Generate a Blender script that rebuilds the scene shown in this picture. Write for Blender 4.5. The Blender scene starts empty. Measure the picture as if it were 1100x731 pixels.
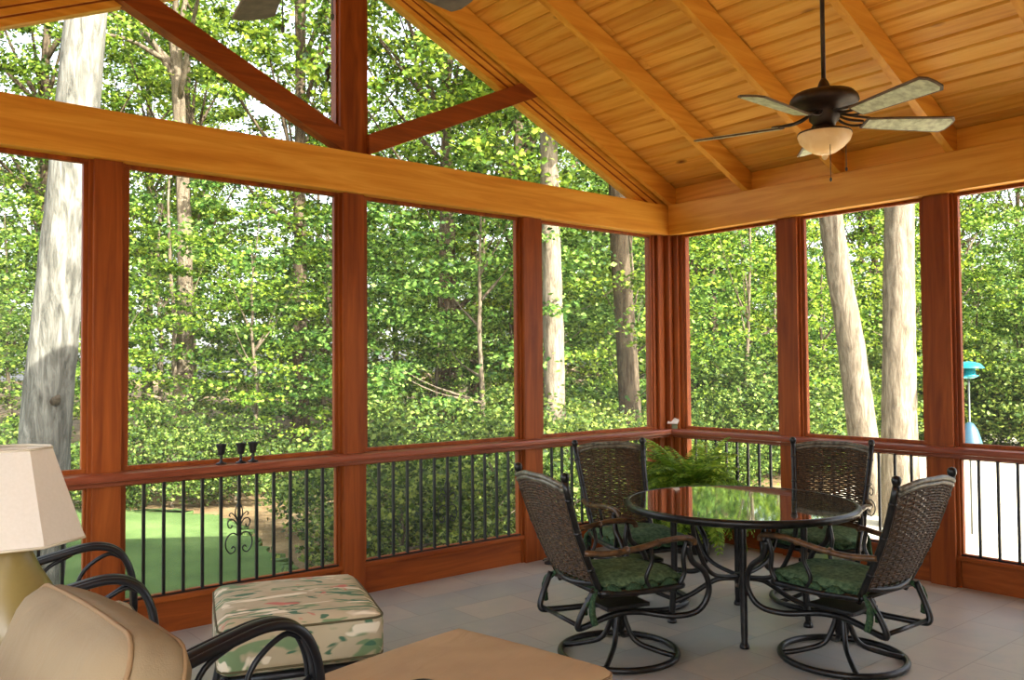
import bpy, bmesh, math, random
import numpy as np
from mathutils import Vector, Matrix
PI = math.pi
R = math.radians
scene = bpy.context.scene
COL = scene.collection
rnd = random.Random(7)

# ------------------------------------------------------------------ materials
def lin(c):
    def f(v):
        v = v / 255.0
        return v / 12.92 if v <= 0.04045 else ((v + 0.055) / 1.055) ** 2.4
    return (f(c[0]), f(c[1]), f(c[2]), 1.0)

class NT:
    """small helper around a node tree"""
    def __init__(s, name):
        s.m = bpy.data.materials.new(name); s.m.use_nodes = True
        s.t = s.m.node_tree; s.n = s.t.nodes; s.l = s.t.links
        s.b = s.n['Principled BSDF']; s.out = s.n['Material Output']
    def new(s, kind, **kw):
        n = s.n.new(kind)
        for k, v in kw.items():
            if k.startswith('i_'): n.inputs[k[2:].replace('_', ' ')].default_value = v
            else: setattr(n, k, v)
        return n
    def link(s, a, b): s.l.new(a, b)
    def coords(s, kind='Object', scale=(1, 1, 1), rot=(0, 0, 0), loc=(0, 0, 0)):
        tc = s.new('ShaderNodeTexCoord'); mp = s.new('ShaderNodeMapping')
        mp.inputs['Scale'].default_value = scale; mp.inputs['Rotation'].default_value = rot; mp.inputs['Location'].default_value = loc
        s.link(tc.outputs[kind], mp.inputs['Vector']); return mp.outputs['Vector']
    def ramp(s, fac, stops):
        r = s.new('ShaderNodeValToRGB')
        e = r.color_ramp.elements
        e[0].position, e[0].color = stops[0]
        e[1].position, e[1].color = stops[1]
        for p, c in stops[2:]:
            x = e.new(p); x.color = c
        s.link(fac, r.inputs['Fac']); return r.outputs['Color']
    def mix(s, fac, a, b, mode='MIX'):
        m = s.new('ShaderNodeMix', data_type='RGBA', blend_type=mode)
        for v, i in ((fac, 0), (a, 6), (b, 7)):
            if hasattr(v, 'links'): s.link(v, m.inputs[i])
            else: m.inputs[i].default_value = v
        return m.outputs[2]
    def noise(s, vec, scale, detail=4, rough=.55, dist=0):
        n = s.new('ShaderNodeTexNoise'); n.inputs['Scale'].default_value = scale
        n.inputs['Detail'].default_value = detail; n.inputs['Roughness'].default_value = rough; n.inputs['Distortion'].default_value = dist
        s.link(vec, n.inputs['Vector']); return n.outputs['Fac']
    def bump(s, h, strength=.3, dist=.01):
        b = s.new('ShaderNodeBump'); b.inputs['Strength'].default_value = strength; b.inputs['Distance'].default_value = dist
        s.link(h, b.inputs['Height']); s.link(b.outputs['Normal'], s.b.inputs['Normal'])
    def base(s, c):
        if hasattr(c, 'links'): s.link(c, s.b.inputs['Base Color'])
        else: s.b.inputs['Base Color'].default_value = c
    def set(s, **kw):
        for k, v in kw.items(): s.b.inputs[k.replace('_', ' ')].default_value = v
        return s

def wood(name, c1, c2, c3, axis='X', rough=.45, knots=True, island=False):
    t = NT(name)
    sc = {'X': (.6, 9, 9), 'Y': (9, .6, 9), 'Z': (9, 9, .6)}[axis]
    v = t.coords('Object', sc)
    if island:
        g = t.new('ShaderNodeNewGeometry')
        ad = t.new('ShaderNodeVectorMath', operation='MULTIPLY_ADD')
        cb = t.new('ShaderNodeCombineXYZ')
        for i in range(3): t.link(g.outputs['Random Per Island'], cb.inputs[i])
        t.link(cb.outputs[0], ad.inputs[0]); ad.inputs[1].default_value = (37, 51, 23); t.link(v, ad.inputs[2])
        v = ad.outputs[0]
    f = t.noise(v, 1.6, 6, .6, 1.2)
    col = t.ramp(f, [(.30, lin(c1)), (.72, lin(c3)), (.5, lin(c2))])
    big = t.noise(t.coords('Object', (1, 1, 1)), .9, 2)
    col = t.mix(t.ramp(big, [(.35, (.82, .82, .82, 1)), (.7, (1.12, 1.12, 1.12, 1))]), (0, 0, 0, 1), col, 'MIX') if False else col
    if island:
        col = t.mix(.85, col, t.ramp(g.outputs['Random Per Island'], [(0, (.74, .68, .62, 1)), (1, (1.0, 1.0, 1.0, 1))]), 'MULTIPLY')
    if knots:
        ks = {'X': (.45, 1, 1), 'Y': (1, .45, 1), 'Z': (1, 1, .45)}[axis]
        vo = t.new('ShaderNodeTexVoronoi'); vo.inputs['Scale'].default_value = 3.4; vo.inputs['Randomness'].default_value = 1
        t.link(t.coords('Object', ks), vo.inputs['Vector'])
        k = t.ramp(vo.outputs['Distance'], [(.04, (1, 1, 1, 1)), (.11, (0, 0, 0, 1))])
        col = t.mix(k, col, lin((110, 52, 18)))
    t.base(col); t.set(Roughness=rough); t.b.inputs['Specular IOR Level'].default_value = .22
    t.bump(f, .15, .004)
    return t.m

def plain(name, c, rough=.5, metal=0., spec=.5, nz=0., nscale=20, c2=None):
    t = NT(name)
    if nz or c2:
        f = t.noise(t.coords('Object'), nscale, 4)
        c2 = c2 or tuple(max(0, x * (1 - nz)) for x in c)
        t.base(t.ramp(f, [(.35, lin(c2)), (.65, lin(c))]))
    else: t.base(lin(c))
    t.set(Roughness=rough, Metallic=metal); t.b.inputs['Specular IOR Level'].default_value = spec
    return t.m

M = {}
PINE = ((176, 104, 40), (222, 150, 72), (238, 172, 92))
for a in 'XYZ':
    M['pine' + a] = wood('stained_pine_' + a, (204, 134, 44), (222, 156, 58), (236, 176, 76), a, .42, a != 'X')
    M['cedar' + a] = wood('red_cedar_' + a, (112, 50, 15), (136, 66, 20), (158, 82, 28), a, .55, False)
M['plank'] = wood('ceiling_planks', (220, 150, 56), (240, 178, 78), (250, 196, 98), 'Y', .4, True, True)
M['rail'] = wood('rail_wood', (110, 54, 34), (134, 70, 46), (154, 88, 62), 'X', .3, False)
M['iron'] = plain('black_iron', (22, 21, 22), .4, .0, .5)
M['chair_metal'] = plain('bronze_metal', (44, 42, 40), .3, .45, .5, c2=(26, 25, 25), nscale=30)
M['arm_wood'] = plain('bamboo_brown', (104, 74, 44), .35, .1, .5, c2=(56, 38, 24), nscale=25)
M['weave'] = plain('brown_wicker', (94, 72, 50), .5, 0, .3, c2=(46, 33, 24), nscale=60)
M['rope_top'] = plain('grey_cast_rail', (120, 116, 100), .4, .2, .5, c2=(70, 62, 50), nscale=30)
M['green_fab'] = plain('green_chenille', (100, 122, 88), .95, 0, .1, c2=(58, 80, 56), nscale=45)
M['green_trim'] = plain('green_fringe', (70, 92, 64), .95, 0, .1, c2=(34, 54, 38), nscale=90)
M['arm_black'] = plain('black_powder_coat', (26, 27, 32), .32, .2, .5)

def fabric(name, c, c2, wr=.5):
    t = NT(name)
    v = t.coords('Object')
    f = t.noise(v, 3.2, 3, .5, .6); w = t.noise(v, 260, 2)
    t.base(t.ramp(f, [(.3, lin(c2)), (.7, lin(c))])); t.set(Roughness=.85); t.b.inputs['Specular IOR Level'].default_value = .2
    mm = t.new('ShaderNodeMath', operation='MULTIPLY_ADD'); t.link(w, mm.inputs[0]); mm.inputs[1].default_value = .06
    f2 = t.noise(t.coords('Object', (1.5, 5, 3), (0, 0, .5)), 1.8, 3, .5, 1.0); t.link(f2, mm.inputs[2])
    t.bump(mm.outputs[0], wr, .02); return t.m
M['tan'] = fabric('tan_canvas', (182, 154, 116), (170, 142, 106))
M['tan_dark'] = fabric('tan_canvas_cushion', (142, 124, 96), (130, 112, 86))
M['piping'] = plain('tan_piping', (132, 104, 70), .8)

def floral():
    t = NT('floral_print')
    v = t.coords('Object')
    wv = t.noise(v, 3.0, 3, .5, .8)
    base = t.ramp(wv, [(.3, lin((176, 160, 128))), (.7, lin((196, 184, 152)))])
    # long brushed leaf strokes
    n1 = t.noise(t.coords('Object', (3, 11, 5), (0, 0, .5)), 1.3, 2, .5, 1.5)
    base = t.mix(t.ramp(n1, [(.56, (0, 0, 0, 1)), (.60, (1, 1, 1, 1))]), base, lin((118, 142, 100)))
    n2 = t.noise(t.coords('Object', (2.6, 9, 5), (0, 0, .35), (3.1, 1, 2)), 1.6, 2, .5, 1.5)
    base = t.mix(t.ramp(n2, [(.60, (0, 0, 0, 1)), (.63, (1, 1, 1, 1))]), base, lin((72, 112, 84)))
    n4 = t.noise(t.coords('Object', (2.4, 8, 5), (0, 0, .2), (7.1, 4, 5)), 1.6, 2, .5, 1.2)
    base = t.mix(t.ramp(n4, [(.60, (0, 0, 0, 1)), (.64, (1, 1, 1, 1))]), base, lin((232, 222, 196)))
    n3 = t.noise(t.coords('Object', (6, 9, 6), (0, 0, .3), (9, 5, 3)), 1.1, 2, .5, .8)
    base = t.mix(t.ramp(n3, [(.66, (0, 0, 0, 1)), (.70, (1, 1, 1, 1))]), base, lin((196, 112, 98)))
    t.base(base); t.set(Roughness=.8); t.bump(wv, .3, .02); return t.m
M['floral'] = floral()
M['floral_pipe'] = plain('olive_piping', (92, 84, 54), .8)

def shade_mat():
    t = NT('lamp_shade_linen')
    f = t.noise(t.coords('Object'), 120, 2)
    t.base(t.ramp(f, [(.3, lin((228, 222, 210))), (.7, lin((236, 230, 220)))])); t.set(Roughness=.8)
    tr = t.new('ShaderNodeBsdfTranslucent'); tr.inputs['Color'].default_value = lin((232, 214, 184))
    mx = t.new('ShaderNodeMixShader'); mx.inputs[0].default_value = .35
    t.link(t.b.outputs[0], mx.inputs[1]); t.link(tr.outputs[0], mx.inputs[2]); t.link(mx.outputs[0], t.out.inputs[0])
    return t.m
M['shade'] = shade_mat()
M['ceramic'] = plain('olive_ceramic', (134, 118, 70), .3, 0, .5, c2=(116, 98, 54), nscale=6)
M['brass'] = plain('aged_brass', (150, 116, 60), .3, .8)
M['fan_metal'] = plain('weathered_bronze', (70, 50, 36), .45, .3, .5, c2=(44, 30, 24), nscale=18)
M['white_paint'] = plain('white_paint', (226, 224, 214), .5)
M['house'] = plain('cream_siding', (214, 204, 182), .7)
M['teal'] = plain('teal_plastic', (10, 112, 120), .35)
M['bluegrey'] = plain('blue_grey_plastic', (40, 72, 88), .4)
M['terracotta'] = plain('dark_pot', (52, 44, 36), .5, c2=(34, 30, 26))
M['soil'] = plain('potting_soil', (50, 36, 24), .95)
M['hardware'] = plain('dull_hardware', (70, 74, 72), .4, .5)
M['outlet'] = plain('pale_grey_plastic', (176, 186, 182), .4)
M['shingle'] = plain('roof_shingle', (92, 84, 78), .9, c2=(66, 60, 56), nscale=40)

def blade_mat():
    t = NT('wicker_blade_insert')
    v = t.coords('Object', (1, 1, 1))
    f = t.noise(v, 26, 4, .6)
    t.base(t.ramp(f, [(.35, lin((176, 178, 138))), (.62, lin((222, 226, 188)))])); t.set(Roughness=.6)
    return t.m
M['blade'] = blade_mat()
M['blade_edge'] = plain('blade_frame', (108, 84, 56), .5, c2=(80, 60, 40))
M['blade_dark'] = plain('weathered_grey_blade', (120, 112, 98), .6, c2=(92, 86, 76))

def glassbowl():
    t = NT('frosted_alabaster')
    f = t.noise(t.coords('Object'), 14, 3, .5, 1.5)
    t.base(t.ramp(f, [(.35, lin((214, 196, 168))), (.7, lin((228, 218, 200)))])); t.set(Roughness=.35)
    tr = t.new('ShaderNodeBsdfTranslucent'); tr.inputs['Color'].default_value = lin((250, 226, 180))
    mx = t.new('ShaderNodeMixShader'); mx.inputs[0].default_value = .4
    t.link(t.b.outputs[0], mx.inputs[1]); t.link(tr.outputs[0], mx.inputs[2]); t.link(mx.outputs[0], t.out.inputs[0])
    return t.m
M['bowl'] = glassbowl()

def tabletop():
    t = NT('polished_dark_stone')
    v = t.coords('Object')
    f = t.noise(v, 22, 5, .7)
    t.base(t.ramp(f, [(.35, lin((20, 28, 24))), (.7, lin((62, 74, 62)))]))
    t.set(Roughness=.06); t.b.inputs['Specular IOR Level'].default_value = 1.0
    t.b.inputs['Coat Weight'].default_value = 1.0; t.b.inputs['Coat Roughness'].default_value = .03; t.b.inputs['Coat IOR'].default_value = 1.8
    return t.m
M['stone_top'] = tabletop()

def tiles():
    t = NT('slate_floor_tile')
    v = t.coords('Object', (1, 1, 1), (0, 0, R(0)))
    br = t.new('ShaderNodeTexBrick'); br.offset = .5
    br.inputs['Scale'].default_value = 1; br.inputs['Brick Width'].default_value = .46; br.inputs['Row Height'].default_value = .305
    br.inputs['Mortar Size'].default_value = .004; br.inputs['Mortar Smooth'].default_value = .2; br.inputs['Bias'].default_value = 0
    br.inputs['Color1'].default_value = lin((160, 162, 158)); br.inputs['Color2'].default_value = lin((182, 174, 160)); br.inputs['Mortar'].default_value = lin((156, 150, 140))
    t.link(v, br.inputs['Vector'])
    f = t.noise(v, 5, 6, .65, .4)
    col = t.mix(.8, br.outputs['Color'], t.ramp(f, [(.3, (.74, .76, .80, 1)), (.7, (1.08, 1.05, 1.0, 1))]), 'MULTIPLY')
    t.base(col)
    r = t.ramp(f, [(.3, (.34,) * 3 + (1,)), (.7, (.5,) * 3 + (1,))]); t.link(r, t.b.inputs['Roughness'])
    mm = t.new('ShaderNodeMath', operation='MULTIPLY_ADD'); t.link(br.outputs['Fac'], mm.inputs[0]); mm.inputs[1].default_value = -.6; t.link(f, mm.inputs[2])
    t.bump(mm.outputs[0], .35, .004); return t.m
M['tile'] = tiles()

def bark(name, c1, c2, c3, sc=1.):
    t = NT(name)
    v = t.coords('Object', (7 * sc, 7 * sc, 1.3 * sc))
    f = t.noise(v, 2.2, 6, .7, .5); g = t.noise(t.coords('Object', (1, 1, .5)), 1.3, 3)
    c = t.ramp(f, [(.34, lin(c1)), (.66, lin(c3)), (.5, lin(c2))])
    c = t.mix(t.ramp(g, [(.58, (0, 0, 0, 1)), (.72, (1, 1, 1, 1))]), c, lin(c2))
    t.base(c); t.set(Roughness=.95); t.b.inputs['Specular IOR Level'].default_value = .1
    t.bump(f, .8, .03); return t.m
M['bark_pale'] = bark('pale_bark', (78, 70, 58), (112, 102, 86), (140, 130, 112))
M['bark_white'] = bark('weathered_bark', (60, 60, 54), (100, 99, 90), (136, 134, 124))
M['bark_dark'] = bark('dark_bark', (50, 42, 33), (78, 68, 54), (102, 90, 72))
M['bark_mid'] = bark('grey_brown_bark', (68, 60, 48), (98, 88, 72), (124, 114, 94))

def leaf(name, dark, mid, light, transl=.38):
    t = NT(name)
    g = t.new('ShaderNodeNewGeometry'); oi = t.new('ShaderNodeObjectInfo')
    c = t.ramp(g.outputs['Random Per Island'], [(0, lin(dark)), (1, lin(light)), (.5, lin(mid))])
    tint = t.ramp(oi.outputs['Random'], [(0, (.80, .86, .66, 1)), (1, (1.22, 1.06, .74, 1)), (.5, (1.0, .98, .8, 1))])
    c = t.mix(1.0, c, tint, 'MULTIPLY')
    t.base(c); t.set(Roughness=.55); t.b.inputs['Specular IOR Level'].default_value = .25
    tr = t.new('ShaderNodeBsdfTranslucent')
    hs = t.new('ShaderNodeHueSaturation'); hs.inputs['Hue'].default_value = .49; hs.inputs['Saturation'].default_value = 1.0; hs.inputs['Value'].default_value = 1.3
    t.link(c, hs.inputs['Color']); t.link(hs.outputs[0], tr.inputs['Color'])
    mx = t.new('ShaderNodeMixShader'); mx.inputs[0].default_value = transl
    t.link(t.b.outputs[0], mx.inputs[1]); t.link(tr.outputs[0], mx.inputs[2]); t.link(mx.outputs[0], t.out.inputs[0])
    return t.m
M['leaf'] = leaf('forest_leaf', (24, 50, 12), (76, 110, 30), (160, 186, 72))
M['leaf_blue'] = leaf('cool_leaf', (22, 50, 20), (70, 108, 44), (150, 182, 94))
M['leaf_shrub'] = leaf('shrub_leaf', (26, 46, 16), (68, 96, 38), (138, 158, 82))
M['fern'] = leaf('fern_leaf', (74, 104, 30), (116, 150, 46), (164, 190, 74), .3)

def ground(name, a, b, c, s=1.5, bumpy=.3, fine=30):
    t = NT(name)
    v = t.coords('Object')
    f = t.noise(v, s, 5, .6); g = t.noise(v, fine, 4, .7)
    col = t.ramp(f, [(.32, lin(a)), (.68, lin(c)), (.5, lin(b))])
    col = t.mix(.7, col, t.ramp(g, [(.3, (.62, .62, .62, 1)), (.7, (1.2, 1.2, 1.2, 1))]), 'MULTIPLY')
    t.base(col); t.set(Roughness=.95); t.b.inputs['Specular IOR Level'].default_value = .1
    t.bump(g, bumpy, .03); return t.m
M['lawn'] = ground('mown_lawn', (66, 88, 46), (84, 108, 58), (106, 128, 74), .8, .5, 60)
M['litter'] = ground('leaf_litter', (92, 76, 52), (122, 102, 72), (150, 130, 96), .9, .6, 9)
M['gravel'] = ground('pale_gravel', (200, 190, 164), (214, 204, 180), (226, 216, 194), .4, .2, 50)

def mesh_screen():
    t = NT('insect_screen')
    tr = t.new('ShaderNodeBsdfTransparent'); tr.inputs['Color'].default_value = (1, 1, 1, 1)
    df = t.new('ShaderNodeBsdfDiffuse'); df.inputs['Color'].default_value = (.36, .36, .35, 1)
    mx = t.new('ShaderNodeMixShader'); mx.inputs[0].default_value = .06
    t.link(tr.outputs[0], mx.inputs[1]); t.link(df.outputs[0], mx.inputs[2]); t.link(mx.outputs[0], t.out.inputs[0])
    return t.m
M['screen'] = mesh_screen()

# ------------------------------------------------------------------ mesh helpers
class MB:
    def __init__(s): s.v = []; s.f = []; s.sm = []
    def add(s, vs, fs, smooth=False):
        o = len(s.v); s.v += [tuple(v) for v in vs]
        for f in fs: s.f.append(tuple(i + o for i in f)); s.sm.append(smooth)
    def box(s, x0, x1, y0, y1, z0, z1, mat=None, bev=0.):
        if bev:
            bm = bmesh.new(); bmesh.ops.create_cube(bm, size=1)
            for v in bm.verts:
                v.co = Vector(((x0 + x1) / 2 + v.co.x * (x1 - x0), (y0 + y1) / 2 + v.co.y * (y1 - y0), (z0 + z1) / 2 + v.co.z * (z1 - z0)))
            bmesh.ops.bevel(bm, geom=bm.edges[:], offset=bev, segments=2, affect='EDGES', profile=.6)
            bm.verts.ensure_lookup_table()
            vs = [v.co.copy() for v in bm.verts]; fs = [tuple(l.vert.index for l in f.loops) for f in bm.faces]
            bm.verts.index_update(); bm.free()
        else:
            vs = [Vector(p) for p in ((x0, y0, z0), (x1, y0, z0), (x1, y1, z0), (x0, y1, z0), (x0, y0, z1), (x1, y0, z1), (x1, y1, z1), (x0, y1, z1))]
            fs = [(0, 3, 2, 1), (4, 5, 6, 7), (0, 1, 5, 4), (1, 2, 6, 5), (2, 3, 7, 6), (3, 0, 4, 7)]
        if mat is not None: vs = [mat @ v for v in vs]
        s.add(vs, fs)
    def prism(s, pts, y0, y1, axis='Y'):
        """polygon pts (a,b) extruded along an axis"""
        n = len(pts)
        def P(a, b, c): return {'Y': (a, c, b), 'X': (c, a, b), 'Z': (a, b, c)}[axis]
        vs = [P(a, b, y0) for a, b in pts] + [P(a, b, y1) for a, b in pts]
        fs = [tuple(range(n)), tuple(range(2 * n - 1, n - 1, -1))] + [(i, i + n, (i + 1) % n + n, (i + 1) % n) for i in range(n)]
        s.add(vs, fs)
    def tube(s, pts, r, n=8, closed=False, flat=1.0, up=None, caps=True):
        pts = [Vector(p) for p in pts]; N = len(pts)
        rs = r if isinstance(r, (list, tuple)) else [r] * N
        vs = []; fs = []
        T = []
        for i in range(N):
            if closed: d = pts[(i + 1) % N] - pts[i - 1]
            else: d = pts[min(i + 1, N - 1)] - pts[max(i - 1, 0)]
            T.append(d.normalized() if d.length > 1e-9 else Vector((0, 0, 1)))
        ref = Vector(up) if up else (Vector((0, 0, 1)) if abs(T[0].z) < .9 else Vector((1, 0, 0)))
        nrm = (ref - T[0] * ref.dot(T[0])).normalized()
        for i in range(N):
            nrm = (nrm - T[i] * nrm.dot(T[i]))
            nrm = nrm.normalized() if nrm.length > 1e-6 else T[i].orthogonal().normalized()
            if up:
                q = Vector(up) - T[i] * Vector(up).dot(T[i])
                if q.length > .05: nrm = q.normalized()
            b = T[i].cross(nrm)
            for k in range(n):
                a = 2 * PI * k / n
                vs.append(pts[i] + nrm * math.cos(a) * rs[i] * flat + b * math.sin(a) * rs[i])
        M_ = N if closed else N - 1
        for i in range(M_):
            j = (i + 1) % N
            for k in range(n):
                k2 = (k + 1) % n
                fs.append((i * n + k, i * n + k2, j * n + k2, j * n + k))
        if caps and not closed:
            fs.append(tuple(range(n - 1, -1, -1))); fs.append(tuple((N - 1) * n + k for k in range(n)))
        s.add(vs, fs, True)
    def lathe(s, prof, c=(0, 0, 0), n=24, smooth=True, off=0.):
        vs = []; fs = []
        for (r, z) in prof:
            for k in range(n):
                a = 2 * PI * (k + off) / n
                vs.append((c[0] + r * math.cos(a), c[1] + r * math.sin(a), c[2] + z))
        for i in range(len(prof) - 1):
            for k in range(n):
                k2 = (k + 1) % n
                fs.append((i * n + k, i * n + k2, (i + 1) * n + k2, (i + 1) * n + k))
        fs.append(tuple(range(n - 1, -1, -1))); fs.append(tuple((len(prof) - 1) * n + k for k in range(n)))
        s.add(vs, fs, smooth)
    def build(s, name, m, parent=None, loc=None):
        me = bpy.data.meshes.new(name); me.from_pydata(s.v, [], s.f); me.update()
        me.polygons.foreach_set('use_smooth', s.sm)
        bm = bmesh.new(); bm.from_mesh(me); bmesh.ops.recalc_face_normals(bm, faces=bm.faces); bm.to_mesh(me); bm.free()
        me.materials.append(m)
        o = bpy.data.objects.new(name, me); COL.objects.link(o)
        if parent: o.parent = parent
        if loc: o.location = loc
        return o

def curve(ps, n=8):
    """Catmull-Rom through points"""
    P = [Vector(p) for p in ps]; P = [P[0] * 2 - P[1]] + P + [P[-1] * 2 - P[-2]]
    out = []
    for i in range(1, len(P) - 2):
        a, b, c, d = P[i - 1:i + 3]
        for k in range(n):
            t = k / n
            out.append(.5 * ((2 * b) + (c - a) * t + (2 * a - 5 * b + 4 * c - d) * t * t + (3 * b - a - 3 * c + d) * t ** 3))
    out.append(P[-2]); return out

def tag(o, label=None, cat=None, group=None, kind=None):
    if label: o['label'] = label
    if cat: o['category'] = cat
    if group: o['group'] = group
    if kind: o['kind'] = kind
    return o
def empty(name, loc=(0, 0, 0), rz=0):
    o = bpy.data.objects.new(name, None); COL.objects.link(o); o.location = loc; o.rotation_euler = (0, 0, rz)
    o.empty_display_size = .1; return o
def struct(o, label=None):
    o['kind'] = 'structure'
    if label: o['label'] = label
    return o
def copy_tree(o, parent=None):
    c = o.copy(); COL.objects.link(c)
    if parent: c.parent = parent
    for ch in o.children: copy_tree(ch, c)
    return c

# ------------------------------------------------------------------ dimensions of the porch
XL, YB = -6.25, -6.9          # left side and house side
ZB0, ZB1 = 2.588, 2.848       # beams
RX = -3.08                    # ridge line x
SL = .448                     # roof slope
def zr(x): return 2.83 + SL * (abs(x - RX) * -1 + abs(RX))   # rafter underside height

# ------------------------------------------------------------------ floor
m = MB(); m.box(XL - .15, .18, YB, .18, -.16, 0)
struct(m.build('floor', M['tile']), 'pale grey slate tile porch floor')

# ------------------------------------------------------------------ ceiling: tongue and groove planks with real grooves
def slope(side, name, label):
    m = MB(); ang = math.atan(SL); cs, sn = math.cos(ang), math.sin(ang)
    D0 = .185
    Ltot = (abs(RX) + .45) / cs; w = .128; n = int(Ltot / w) + 1
    # along-slope coordinate u from ridge going down
    for i in range(n):
        u0, u1 = i * w + .004, (i + 1) * w - .004
        def P(u, d, y):
            x = RX + side * (u * cs); z = zr(RX) + D0 - u * sn + d
            return (x, y, z)
        b = .009
        for (y0, y1) in ((YB, -4.1), (-4.1, -.9 - 1.5 * (i % 3) * .5), (-.9 - 1.5 * (i % 3) * .5, .32)):
            sec = [(u0, b), (u0 + b, 0), (u1 - b, 0), (u1, b), (u1, .02), (u0, .02)]
            vs = [P(u, d, y0 + .0015) for u, d in sec] + [P(u, d, y1 - .0015) for u, d in sec]
            k = 6
            m.add(vs, [tuple(range(k)), tuple(range(2 * k - 1, k - 1, -1))] + [(a, a + k, (a + 1) % k + k, (a + 1) % k) for a in range(k)])
    return struct(m.build(name, M['plank']), label)
c = slope(1, 'ceiling', 'orange knotty pine plank ceiling, right slope')
c2 = slope(-1, 'ceiling', 'orange knotty pine plank ceiling, left slope')
# roof covering
m = MB(); m.prism([(RX, zr(RX) + .24), (.5, zr(.5) + .24), (.5, zr(.5) + .32), (RX, zr(RX) + .33), (XL - .42, zr(XL - .42) + .32), (XL - .42, zr(XL - .42) + .24)], YB - .6, .33)
struct(m.build('roof', M['shingle']), 'porch roof covering above the planks')

# rafters
m0 = None
RY = [-.06, -.835, -1.625, -2.42, -3.21, -4.0, -4.79, -5.58, -6.37]
def rafter_mesh(side):
    m = MB(); h = .17; e = .4; x1 = e if side > 0 else 2 * RX - e; zz = zr(e)
    m.prism([(RX, zr(RX)), (x1, zz), (x1, zz + h), (RX, zr(RX) + h)], -.026, .026)
    return m
for side in (1, -1):
    src = None
    for i, y in enumerate(RY):
        if src is None: o = src = rafter_mesh(side).build('rafter', M['pineX'])
        else: o = src.copy(); COL.objects.link(o)
        o.location = (0, y, 0); struct(o, 'sloping pine ceiling rafter')
m = MB(); m.box(RX - .03, RX + .03, YB, .0, zr(RX) - .05, zr(RX) + .19)
struct(m.build('ridge_beam', M['pineY']), 'pine ridge beam')

# blocking boards closing the gaps between rafters over the side beams
m = MB(); m.box(.01, .05, YB, -.0, ZB1 - .01, zr(.03) + .18)
struct(m.build('trim_3', M['pineY']), 'pine blocking board above the right beam')
m = MB(); m.box(2 * RX - .05, 2 * RX - .01, YB, -.0, ZB1 - .01, zr(.03) + .18)
struct(m.build('trim_4', M['pineY']), 'pine blocking board above the left beam')
# beams
m = MB(); m.box(XL - .1, .13, -.045, .12, ZB0, ZB1, bev=.006)
struct(m.build('beam_gable', M['pineX']), 'golden pine header beam across the gable screens')
m = MB(); m.box(-.045, .12, YB, -.046, ZB0, ZB1, bev=.006)
struct(m.build('beam_right', M['pineY']), 'golden pine header beam over the right screens')
m = MB(); m.box(XL - .1, XL + .05, YB, -.046, ZB0, ZB1, bev=.006)
struct(m.build('beam_left', M['pineY']), 'golden pine header beam on the far left side')

# posts: square core with a cover strip each side
def post(cx, cy, w, along, name='post', z1=ZB0, z0=0.):
    m = MB(); h = w / 2
    if along == 'X':
        m.box(cx - h + .02, cx + h - .02, cy + .0, cy + .12, z0, z1, bev=.004)
        m.box(cx - h, cx + h, cy + .025, cy + .10, z0, z1, bev=.003)
    else:
        m.box(cx + .0, cx + .12, cy - h + .02, cy + h - .02, z0, z1, bev=.004)
        m.box(cx + .025, cx + .10, cy - h, cy + h, z0, z1, bev=.003)
    return struct(m.build(name, M['cedarZ']), 'red stained wooden porch post')
PX = [(-6.08, .19), (-4.562, .185), (-3.083, .19), (-1.562, .215)]
PY = [(-1.175, .20), (-2.30, .205), (-3.43, .2), (-4.55, .2), (-5.7, .2), (-6.8, .2)]
for x, w in PX: post(x, 0, w, 'X')
for y, w in PY: post(0, y, w, 'Y')
post(XL, -3.2, .19, 'Y')
m = MB()
m.box(-.17, .12, .03, .12, 0, ZB0, bev=.004); m.box(.03, .12, -.135, .12, 0, ZB0, bev=.004)
m.box(-.13, .02, .0, .1, 0, ZB0, bev=.004); m.box(.0, .1, -.10, .02, 0, ZB0, bev=.004); m.box(-.05, .05, -.05, .05, 0, ZB0, bev=.012)
struct(m.build('corner_post', M['cedarZ']), 'red stained corner post with stepped trim')

# baseboard panels under the railings
m = MB()
m.box(XL, .03, .035, .09, 0, .175, bev=.003); m.box(XL, .03, .015, .1, .175, .205, bev=.005)
struct(m.build('baseboard_gable', M['cedarX']), 'red stained kick board below the gable balusters')
m = MB()
m.box(.035, .09, YB, .03, 0, .175, bev=.003); m.box(.015, .1, YB, .03, .175, .205, bev=.005)
struct(m.build('baseboard_right', M['cedarY']), 'red stained kick board below the right balusters')

# hand rails
def handrail(pts, rot, name, label):
    m = MB()
    m.box(*pts, -.085, .06, .872, .915, bev=.014); m.box(pts[0], pts[1], -.03, .05, .845, .872, bev=.005)
    o = m.build(name, M['rail']); o.rotation_euler = (0, 0, rot); return struct(o, label)
handrail((XL, .03), 0, 'handrail', 'reddish brown hand rail along the gable screens')
handrail((.0, -YB), -PI / 2, 'handrail', 'reddish brown hand rail along the right screens')

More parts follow.
